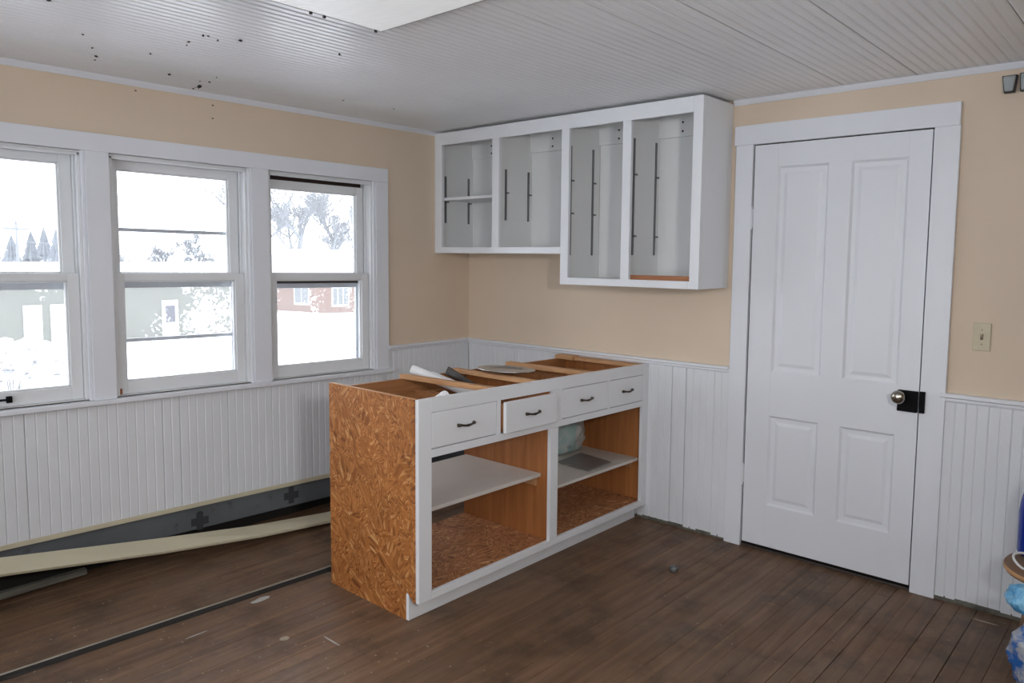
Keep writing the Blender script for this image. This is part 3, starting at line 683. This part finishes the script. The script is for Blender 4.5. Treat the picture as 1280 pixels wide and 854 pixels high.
# ------------------------------------------------------------------ small wall things
SW = thing('light_switch', (-0.003, -3.043, 1.168), 'ivory plastic toggle light switch right of the door', 'light switch')
bx(-0.006, 0, -3.076, -3.011, 1.110, 1.228).build('plate', 'ivory', SW, bevel=0.003)
bx(-0.0065, -0.004, -3.049, -3.038, 1.157, 1.181).build('slot', 'bronze', SW)
MB().hexa([(-0.006, -3.047, 1.166), (-0.006, -3.040, 1.166), (-0.004, -3.040, 1.176), (-0.004, -3.047, 1.176), (-0.020, -3.046, 1.178), (-0.020, -3.041, 1.178), (-0.016, -3.041, 1.184), (-0.016, -3.046, 1.184)]).build('toggle', 'ivory', SW)
for z in (1.139, 1.199): MB().lathe([(0.0035, -0.0055), (0.003, -0.0075), (0.0005, -0.008)], (0, -3.0435, z), 'x', 8).build('screw', 'nickel', SW)
def wallbox(y0, y1, z0, z1, tp, label, grp):
    t = thing('wall_alarm_box', (-0.02, (y0+y1)/2, z0), label, 'alarm box', grp)
    m = MB(); a = 0.008*tp
    def q(x, i): return [(x, y0+i+a, z0+i), (x, y1-i-a, z0+i), (x, y1-i, z1-i), (x, y0+i, z1-i)]
    m.hexa(q(0, 0)+q(-0.030, 0)); m.build('housing', 'black', t, bevel=0.003)
    m = MB(); m.hexa(q(-0.0302, 0.002)+q(-0.042, 0.006)); m.build('cover', 'grey', t, bevel=0.006)
wallbox(-3.115, -3.062, 2.160, 2.228, 1, 'grey trapezoid plastic box high on the wall right of the door', 'small grey boxes under the ceiling')
wallbox(-3.175, -3.122, 2.160, 2.232, 0.4, 'second grey plastic box at the right frame edge under the ceiling', 'small grey boxes under the ceiling')

# ------------------------------------------------------------------ things on the floor
# removed cream baseboard: flat at the right, twisted up at the left
sec = [(-3.05, (-0.150, 0.235), (-0.055, 0.290)), (-2.83, (-0.150, 0.172), (-0.075, 0.220)), (-2.19, (-0.170, 0.083), (-0.085, 0.124)), (-1.70, (-0.210, 0.038), (-0.110, 0.062)), (-1.28, (-0.235, 0.014), (-0.120, 0.024)), (-0.95, (-0.250, 0.003), (-0.135, 0.006))]
vs, fs = [], []
for (x, a, b) in sec:
    A = Vector((x, a[0], a[1])); B2 = Vector((x, b[0], b[1])); dv = (B2-A).normalized(); nn = Vector((0, -dv.z, dv.y))*0.016
    vs += [A, B2, B2+nn, A+nn]
for i in range(len(sec)-1):
    for k in range(4): fs.append((i*4+k, i*4+(k+1) % 4, i*4+4+(k+1) % 4, i*4+4+k))
fs += [(0, 1, 2, 3), tuple(range(len(vs)-4, len(vs)))]
tag(MB().add(vs, fs).build('loose_baseboard', 'cream', base=(-1.2, -0.2, 0.0), bevel=0.002), 'long cream painted baseboard pried off and lying along the window wall', 'board')
m = MB().hexa([(-3.1, -0.075, 0.001), (-2.45, -0.045, 0.001), (-2.45, -0.008, 0.001), (-3.1, -0.030, 0.001), (-3.1, -0.07, 0.030), (-2.45, -0.042, 0.026), (-2.45, -0.010, 0.026), (-3.1, -0.034, 0.030)])
m.map(lambda v: (v[0], v[1]+0.065, v[2]+0.012))
tag(m.build('grey_plank', 'greyplank', bevel=0.003), 'weathered grey plank lying under the cream baseboard', 'plank')
# floor moulding strip: lit top edge and shaded near side painted into the colours
FS = thing('floor_strip', (-2.2, -0.70, 0), 'thin moulding strip with pale top edge lying along the floor boards', 'moulding')
sl = lambda v: (v[0], v[1]+0.0436*(-(v[0])-1.642), v[2])
MB().prism([(-0.712, 0.0005), (-0.712, 0.012), (-0.715, 0.0155), (-0.720, 0.016), (-0.723, 0.013), (-0.723, 0.0005)], 0, -4.2, -1.0).map(sl).build('lit_edge', 'litedge', FS)
MB().prism([(-0.7235, 0.0005), (-0.7235, 0.0125), (-0.738, 0.006), (-0.744, 0.0005)], 0, -4.2, -1.0).map(sl).build('shade_side', 'void', FS)  # black colour paints the shade on the strip's near face
o = bx(-1.70, -1.60, -0.035, -0.012, 0.001, 0.032).build('wood_block', 'lumberx', bevel=0.003); tag(o, 'small pale wooden block in the gap at the wall foot', 'wood block')
# sink strainer
kn = MB(); kn.lathe([(0.019, 0.0005), (0.021, 0.004), (0.021, 0.020), (0.018, 0.026), (0.013, 0.024), (0.012, 0.016), (0.001, 0.015)], (-0.545, -1.935, 0), 'z', 18)
tag(kn.build('strainer_cup', 'steel', smooth=True), 'small round grey metal strainer cup lying on the open floor', 'strainer cup')
ch = [('paint_chip', 'chalk', (-2.035, -0.775), 0.045, 0.018, 'large white paint chip beside the floor moulding strip'),
      ('wood_shaving', 'debris', (-2.145, -1.146), 0.022, 0.016, 'pale wood shaving on the floor left of the cabinet'),
      ('wood_sliver', 'debris', (-0.117, -3.133), 0.006, 0.055, 'pale wood sliver on the floor right of the door'),
      ('paint_chip', 'chalk', (-2.36, -0.868), 0.05, 0.0025, 'long thin white paint flake left of the cabinet'),
      ('paint_chip', 'chalk', (-2.03, -1.300), 0.003, 0.055, 'thin white scrape flake nearest the strand board panel')]
for nm, mm, (x, y), a, b, lab in ch:
    rnd = random.Random(int(abs(x*1000))); pts = []
    for k in range(9):
        t = 2*math.pi*k/9; r_ = rnd.uniform(0.65, 1.1); pts.append((x+a*r_*math.cos(t), y+b*r_*math.sin(t)))
    tag(MB().prism(pts, 2, 0.0008, 0.0035).build(nm, mm), lab, 'debris')
# countless crumbs
m = MB(); rnd = random.Random(11)
for i in range(520):
    x, y = (rnd.uniform(-3.3, -1.6), rnd.uniform(-2.4, -0.3)) if i % 2 else (rnd.uniform(-3.3, -0.05), rnd.uniform(-3.4, -0.3))
    if -1.74 < x < 0 and -1.45 < y < -0.84: continue
    if i % 4 == 0: x = -0.05-rnd.random()**2*0.25; y = rnd.uniform(-3.3, -1.5)
    r_ = rnd.uniform(0.0012, 0.0036)*(1.25 if x < -1.75 else 0.8)
    m.add([(x-r_, y-r_*rnd.uniform(0.4, 1), 0.0005), (x+r_, y-r_*0.7, 0.0005), (x+r_*0.6, y+r_, 0.0005), (x-r_*0.8, y+r_*0.6, 0.0005), (x, y, 0.0005+r_*0.5)], [(0, 1, 4), (1, 2, 4), (2, 3, 4), (3, 0, 4), (3, 2, 1, 0)])
tag(m.build('floor_crumbs', 'debris', base=(-1.5, -2, 0)), 'tiny paint crumbs and plaster bits scattered over the floor', 'debris', kind='stuff')

# stool and shopping at the right edge
SX, SY = -0.30, -3.405
ST_ = thing('wooden_stool', (SX, SY, 0), 'low brown stool with round seat at the right edge of the frame', 'stool')
MB().lathe([(0.150, 0.325), (0.186, 0.328), (0.190, 0.334), (0.190, 0.350), (0.186, 0.356), (0.001, 0.357)], (SX, SY, 0), 'z', 40).build('seat', 'kraft', ST_, smooth=True)
MB().lathe([(0.1902, 0.334), (0.1915, 0.336), (0.1915, 0.348), (0.1902, 0.350)], (SX, SY, 0), 'z', 40).build('edge_band', 'lumber', ST_, smooth=True)
for sx_, sy_ in ((1, 1), (1, -1), (-1, 1), (-1, -1)): MB().tube([(SX+sx_*0.085, SY+sy_*0.085, 0.326), (SX+sx_*0.115, SY+sy_*0.115, 0.0)], [0.016, 0.012], 12).build('leg', 'kraft', ST_, smooth=True)
hp = [(-0.355+0.055*math.cos(t), -3.330+0.080*math.sin(t), 0.3625+0.03*max(0, math.sin(t*1.0+0.6))) for t in [R(a) for a in range(20, 300, 14)]]
tag(MB().tube(hp, 0.0045, 8).build('white_cord', 'paper', smooth=True), 'white cord looped on the stool around the blue jug', 'cord')
J = thing('blue_jug', (-0.20, -3.312, 0.358), 'deep blue plastic jug standing on the brown stool', 'jug')
MB().lathe([(0.068, 0.3585), (0.074, 0.37), (0.074, 0.52), (0.070, 0.56), (0.058, 0.62), (0.030, 0.66), (0.026, 0.67)], (-0.20, -3.312, 0), 'z', 24).build('body', 'blue', J, smooth=True)
MB().lathe([(0.030, 0.6705), (0.030, 0.695), (0.027, 0.70)], (-0.20, -3.312, 0), 'z', 20).build('cap', 'paper', J, smooth=True)
b_ = blob((-0.57, -3.365, 0.30), (0.065, 0.105, 0.055), 8, 0.22, 4, 0.9, 0.08)
zm = min(v[2] for v in b_.v); b_.map(lambda v: (v[0], v[1], v[2]-zm+0.263))
tag(b_.build('blue_wrap_pack', 'bluefilm', smooth=True), 'light blue plastic wrapped pack on top of the clear wrapped bundle', 'plastic pack')
b_ = blob((-0.58, -3.400, 0.12), (0.085, 0.120, 0.120), 13, 0.16, 4, 0.95, 0.10)
zm = min(v[2] for v in b_.v); b_.map(lambda v: (v[0], v[1], (v[2]-zm)*0.262/(max(q[2] for q in b_.v)-zm)+0.001))
tag(b_.build('clear_wrap_bundle', 'clear', smooth=True), 'clear plastic wrapped bundle with blue print on the floor at right edge', 'plastic bundle')

# ------------------------------------------------------------------ dead flies
fm = MB(); fm.lathe([(0.0005, -0.006), (0.0028, -0.003), (0.0034, 0.001), (0.0022, 0.005), (0.0005, 0.0065)], (0, 0, -0.0034), 'x', 8)
fm.add([(-0.001, 0, -0.0055), (-0.009, 0.004, -0.006), (-0.008, 0.0065, -0.006), (-0.001, 0.002, -0.0052)], [(0, 1, 2, 3)]); fm.add([(-0.001, 0, -0.0055), (-0.009, -0.004, -0.006), (-0.008, -0.0065, -0.006), (-0.001, -0.002, -0.0052)], [(0, 1, 2, 3)])
fly = fm.build('fly', 'fly', base=(0, 0, 0)); first = True
FL = [(-2.604, -0.631), (-2.515, -0.466), (-2.459, -0.347), (-2.438, -0.274), (-2.331, -0.551), (-2.13, -0.265), (-2.293, -0.783), (-2.31, -0.835), (-2.315, -0.96), (-2.297, -0.963), (-2.249, -0.939), (-2.194, -1.004), (-1.963, -0.365), (-1.942, -0.255), (-1.939, -0.149), (-1.977, -0.234), (-1.925, -0.06), (-1.842, -1.125), (-1.295, -0.386), (-0.985, -0.41), (-2.813, -0.962)]
for i, (x, y) in enumerate(FL):
    s = (0.7, 0.9, 1.2)[i % 3]*(1.9 if i == 14 else 1)
    if first: o = fly; first = False
    else: o = inst(fly, 'fly', (0, 0, 0))
    o.location = (x, y, ZC); o.scale = (s, s, s); o.rotation_euler = (0, 0, i*1.7)
    tag(o, 'tiny black dead fly stuck to the beadboard ceiling', 'fly', 'dead flies on the ceiling')
for i, (x, z) in enumerate([(-2.17, 2.236), (-1.803, 2.161), (-1.80, 2.225)]):
    o = inst(fly, 'fly', (0, 0, 0)); o.location = (x, -0.0005, z); o.rotation_euler = (R(-90), 0, 0); o.scale = (0.8, 0.8, 0.8)
    tag(o, 'tiny black dead fly on the beige wall above the windows', 'fly', 'dead flies on the window wall')

# ------------------------------------------------------------------ outdoors
gm = MB(); nx, ny = 40, 40
def gz(x, y): return -0.7-2.4*min(1, max(0, (y-0.3)/34)) + 0.06*math.sin(x*0.5)*math.cos(y*0.4)
for j in range(ny+1):
    for i in range(nx+1):
        x = -60+170*i/nx; y = 0.35+120*j/ny; gm.v.append((x, y, gz(x, y)))
for j in range(ny):
    for i in range(nx): a = j*(nx+1)+i; gm.f.append((a, a+1, a+nx+2, a+nx+1))
st(gm.build('ground', 'snow', base=(20, 20, -1), smooth=True), 'snow covered yard beyond the windows', 'ground')
gb = MB().add([(-90, -60, -0.8), (XN-0.2, -60, -0.8), (XN-0.2, 0.36, -0.8), (-90, 0.36, -0.8)], [(0, 1, 2, 3)])
st(gb.build('ground', 'snow', base=(-40, -20, -0.8)), 'snow covered yard behind the house', 'ground')

def cx_(d, D): return -3.659+d*D
SB = thing('siding_building', (8, 40, -3.2), 'long low grey green building with snowy roof and white doors', 'building')
D = 42; ysb = -3.677+D; zg = -3.3
bx(cx_(0.05, D), cx_(0.56, D), ysb, ysb+8, zg, 0.05).build('wall', 'siding', SB)
m = MB(); x0, x1 = cx_(0.04, D), cx_(0.57, D)
m.prism([(ysb-0.5, 0.05), (ysb+8.5, 0.05), (ysb+8.5, 0.25), (ysb+4, 0.95), (ysb-0.5, 0.25)], 0, x0, x1); m.build('roof', 'snow', SB)
dd = bx(cx_(0.4285, D), cx_(0.4495, D), ysb-0.08, ysb, zg+0.2, 1.49-0.062*D).build('door', 'doorw', SB)
bx(cx_(0.433, D), cx_(0.445, D), ysb-0.12, ysb-0.07, 1.49-0.091*D, 1.49-0.069*D).build('door_pane', 'dpane', dd)
for a, b in ((0.2705, 0.2895), (0.2985, 0.323), (0.360, 0.3735)):
    gd = bx(cx_(a, D), cx_(b, D), ysb-0.08, ysb, zg+0.2, 1.49-0.062*D).build('door', 'doorw', SB)
BB = thing('brick_building', (33, 52, -3.2), 'single storey brick building with snowy roof and pale window sills', 'building')
cn = Vector((29.8, 46.3)); l_ = Vector((29.1, 51.8))-cn; l_.normalize(); r_ = Vector((33.3, 45.8))-cn; r_.normalize()
def slab(p, dirn, nrm, a, b, z0, z1, t, o=0.0):
    q0 = p+dirn*a+nrm*o; q1 = p+dirn*b+nrm*o; m = MB()
    return m.hexa([(q0.x, q0.y, z0), (q1.x, q1.y, z0), (q1.x+nrm.x*t, q1.y+nrm.y*t, z0), (q0.x+nrm.x*t, q0.y+nrm.y*t, z0), (q0.x, q0.y, z1), (q1.x, q1.y, z1), (q1.x+nrm.x*t, q1.y+nrm.y*t, z1), (q0.x+nrm.x*t, q0.y+nrm.y*t, z1)])
nl_ = Vector((-l_.y, l_.x)); nl_ = nl_ if nl_.x < 0 else -nl_
nr_ = Vector((r_.y, -r_.x)); nr_ = nr_ if nr_.y < 0 else -nr_
slab(cn, l_, nl_, 0, 22, -3.4, -0.2, -0.3).build('wall', 'brick', BB)
slab(cn, r_, nr_, 0, 16, -3.4, -0.2, -0.3).build('wall', 'brick', BB)
e0 = cn+nl_*0.6+nr_*0.6-l_*0.0; e1 = e0+r_*17; e2 = e1+l_*23; e3 = e0+l_*23
mid0 = e0+r_*8.5+l_*5; mid1 = e0+r_*8.5+l_*18
m = MB().add([(*e0, -0.2), (*e1, -0.2), (*e2, -0.2), (*e3, -0.2), (*e0, 0.0), (*e1, 0.0), (*e2, 0.0), (*e3, 0.0), (*mid0, 1.9), (*mid1, 1.9)], [(0, 1, 2, 3), (0, 1, 5, 4), (1, 2, 6, 5), (2, 3, 7, 6), (3, 0, 4, 7), (4, 5, 8), (5, 6, 9, 8), (6, 7, 9), (7, 4, 8, 9)])
m.build('roof', 'snow', BB)
def bwin(p, dirn, nrm, a, b, z0, z1, nm):
    f = slab(p, dirn, nrm, a-0.05, b+0.05, z0-0.16, z1+0.05, 0.02).build('window', 'doorw', BB)
    k = (b-a)/nm
    for i in range(nm): slab(p, dirn, nrm, a+i*k+0.04, a+(i+1)*k-0.04, z0, z1, 0.01, 0.025).build('pane', 'bpane', f)
bwin(cn, l_, nl_, 1.2, 2.9, -2.35, -1.05, 2); bwin(cn, l_, nl_, 5.2, 6.9, -2.35, -1.05, 2)
bwin(cn, r_, nr_, 1.1, 2.5, -2.45, -1.15, 3)

def tree(name, base, h, seed, label, mat, grp, lean=0.0, levels=4):
    rnd = random.Random(seed); m = MB(); cnt = [0]
    def grow(p, dv, L, r, lv):
        pts = [p]; q = p
        for i in range(3):
            dv = (dv+Vector((rnd.uniform(-.22, .22), rnd.uniform(-.22, .22), rnd.uniform(-.05, .18)))).normalized(); q = q+dv*L/3; pts.append(q)
        r = max(r, h*0.0011); m.tube(pts, [r, r*0.85, r*0.7, r*0.5], 5 if lv > 2 else 3, cap=False); cnt[0] += 1
        if lv == 0: return
        for k in range(rnd.randint(4, 5)):
            t = rnd.uniform(0.35, 1.0); s = pts[0].lerp(pts[-1], t) if t < 0.95 else pts[-1]
            s = pts[min(3, int(t*3))]
            ax = Vector((rnd.uniform(-1, 1), rnd.uniform(-1, 1), rnd.uniform(0.0, 0.8))).normalized()
            grow(s, (dv*0.55+ax).normalized(), L*rnd.uniform(0.5, 0.72), r*0.5, lv-1)
    grow(Vector(base), Vector((lean, 0, 1)), h*0.34, h*0.016, levels)
    return tag(m.build(name, mat, base=base), label, 'tree', grp)
TR = 'bare frosted trees beyond the yard'
def tp(d, D): x, y = cx_(d, D), -3.677+D; return (x, y, gz(x, y)-0.2)
tree('bare_tree', tp(0.585, 84), 26, 1, 'bare frosted tree at the left of the right window view', 'barkp', TR, levels=5)
tree('bare_tree', tp(0.630, 100), 32, 5, 'tallest bare frosted tree in the middle of the right window view', 'barkp', TR, 0.1, levels=5)
tree('bare_tree', tp(0.688, 84), 27, 9, 'bare frosted tree at the right of the right window view', 'barkp', TR, levels=5)
tree('bare_tree', tp(0.745, 100), 33, 12, 'bare frosted tree against the right jamb of the right window', 'barkp', TR, levels=5)
tree('bare_tree', tp(0.385, 66), 13, 21, 'low frosted tree behind the grey building, left in the middle window', 'barkp', TR, levels=5)
tree('bare_tree', tp(0.440, 84), 15.5, 22, 'low frosted tree behind the grey building, centre of the middle window', 'barkp', TR, levels=5)
tree('bare_tree', tp(0.470, 62), 10.5, 23, 'low frosted tree behind the grey building, right in the middle window', 'barkp', TR, levels=5)
def fir(base, h, w_, seed, label, grp='snowy firs on the skyline'):
    rnd = random.Random(seed); t = thing('fir_tree', base, label, 'tree', grp)
    B = Vector(base); m = MB(); m.tube([B, B+Vector((0, 0, h*0.95))], [h*0.02, h*0.004], 6); m.build('trunk', 'bark', t)
    m = MB(); n = 9
    for i in range(n):
        z = h*(0.10+0.88*i/n); r_ = w_*(1-i/n)*rnd.uniform(0.85, 1.1); k = 11; hh = h*0.22
        vs = [B+Vector((0, 0, min(h, z+hh)))]
        for q in range(2*k):
            a = math.pi*q/k; rr_ = r_*(1.0 if q % 2 else 0.62)*rnd.uniform(0.85, 1.1)
            vs.append(B+Vector((rr_*math.cos(a), rr_*math.sin(a), z-rr_*0.25)))
        m.add(vs, [(0, 1+q, 1+(q+1) % (2*k)) for q in range(2*k)]+[tuple(range(1, 2*k+1))[::-1]])
    m.build('foliage', 'fir', t)
for i, (d_, D_, h, w_, lab) in enumerate([(0.238, 62, 7.6, 1.9, 'dark tall fir at the far left edge of the left window'), (0.2625, 92, 6.6, 2.6, 'low fir just right of the dark tall fir'), (0.282, 95, 7.2, 2.6, 'pale fir behind the utility pole in the left window'), (0.2955, 104, 8.0, 2.6, 'pale fir right of the utility pole in the left window'), (0.3085, 90, 7.4, 2.0, 'pointed fir near the right side of the left window'), (0.326, 94, 7.0, 2.4, 'rightmost fir seen in the left window')]):
    fir(tp(d_, D_), h, w_, 30+i, lab)
UP = thing('utility_pole', tp(0.268, 70), 'pale utility pole with wires seen through the left window', 'utility pole')
b0 = Vector(tp(0.268, 70)); m = MB(); m.tube([b0, b0+Vector((0, 0, 7.2))], [0.14, 0.09], 8); m.build('pole', 'bark', UP)
bx(b0.x-0.9, b0.x+0.9, b0.y-0.06, b0.y+0.06, b0.z+6.5, b0.z+6.65).build('cross_arm', 'bark', UP)
for dz in (6.66, 5.6): MB().tube([b0+Vector((-20, 0, dz+0.9)), b0+Vector((-8, 0, dz+0.1)), b0+Vector((0, 0, dz)), b0+Vector((8, 1, dz-0.4)), b0+Vector((20, 3, dz-0.5))], 0.03, 5).build('wire', 'bark', UP)
def shrub(base, h, seed, label):
    rnd = random.Random(seed); B = Vector(base); t = thing('snowy_shrub', base, label, 'shrub', 'snowy shrubs in the yard')
    m = MB()
    for i in range(14):
        a = rnd.uniform(0, 6.28); r_ = rnd.uniform(0.2, 1.0)*h*1.3; q = B+Vector((r_*math.cos(a), r_*math.sin(a)*0.6, h*rnd.uniform(0.4, 1.0)))
        m.tube([B+Vector((0.15*r_*math.cos(a), 0, 0)), B.lerp(q, 0.55)+Vector((0, 0, h*0.1)), q], [0.015, 0.011, 0.006], 4)
    m.build('twigs', 'twig', t)
    m = MB()
    for i in range(150):
        a = rnd.uniform(0, 6.28); r_ = rnd.uniform(0.1, 1.0)*h*1.45; s = rnd.uniform(0.06, 0.17)*h
        c = B+Vector((r_*math.cos(a), r_*math.sin(a)*0.6, h*rnd.uniform(0.35, 1.0)))
        bb = blob(c, (s, s, s*0.7), i+seed, 0.3, 1); m.add(bb.v, bb.f)
    m.build('snow_clumps', 'snow', t)
    m = MB()
    for i in range(160):
        a = rnd.uniform(0, 6.28); r_ = rnd.uniform(0.1, 1.0)*h*1.5; s = rnd.uniform(0.02, 0.05)*h
        c = B+Vector((r_*math.cos(a), r_*math.sin(a)*0.6-0.1*h, h*rnd.uniform(0.3, 1.0)))
        bb = blob(c, (s*1.5, s, s*0.8), i+seed+7, 0.4, 1); m.add(bb.v, bb.f)
    m.build('dry_leaves', 'twig', t)
shrub(tp(0.255, 21), 1.35, 3, 'snow laden shrub low in the left window')
shrub(tp(0.300, 28), 0.95, 6, 'smaller snow laden shrub before the grey building in the left window')
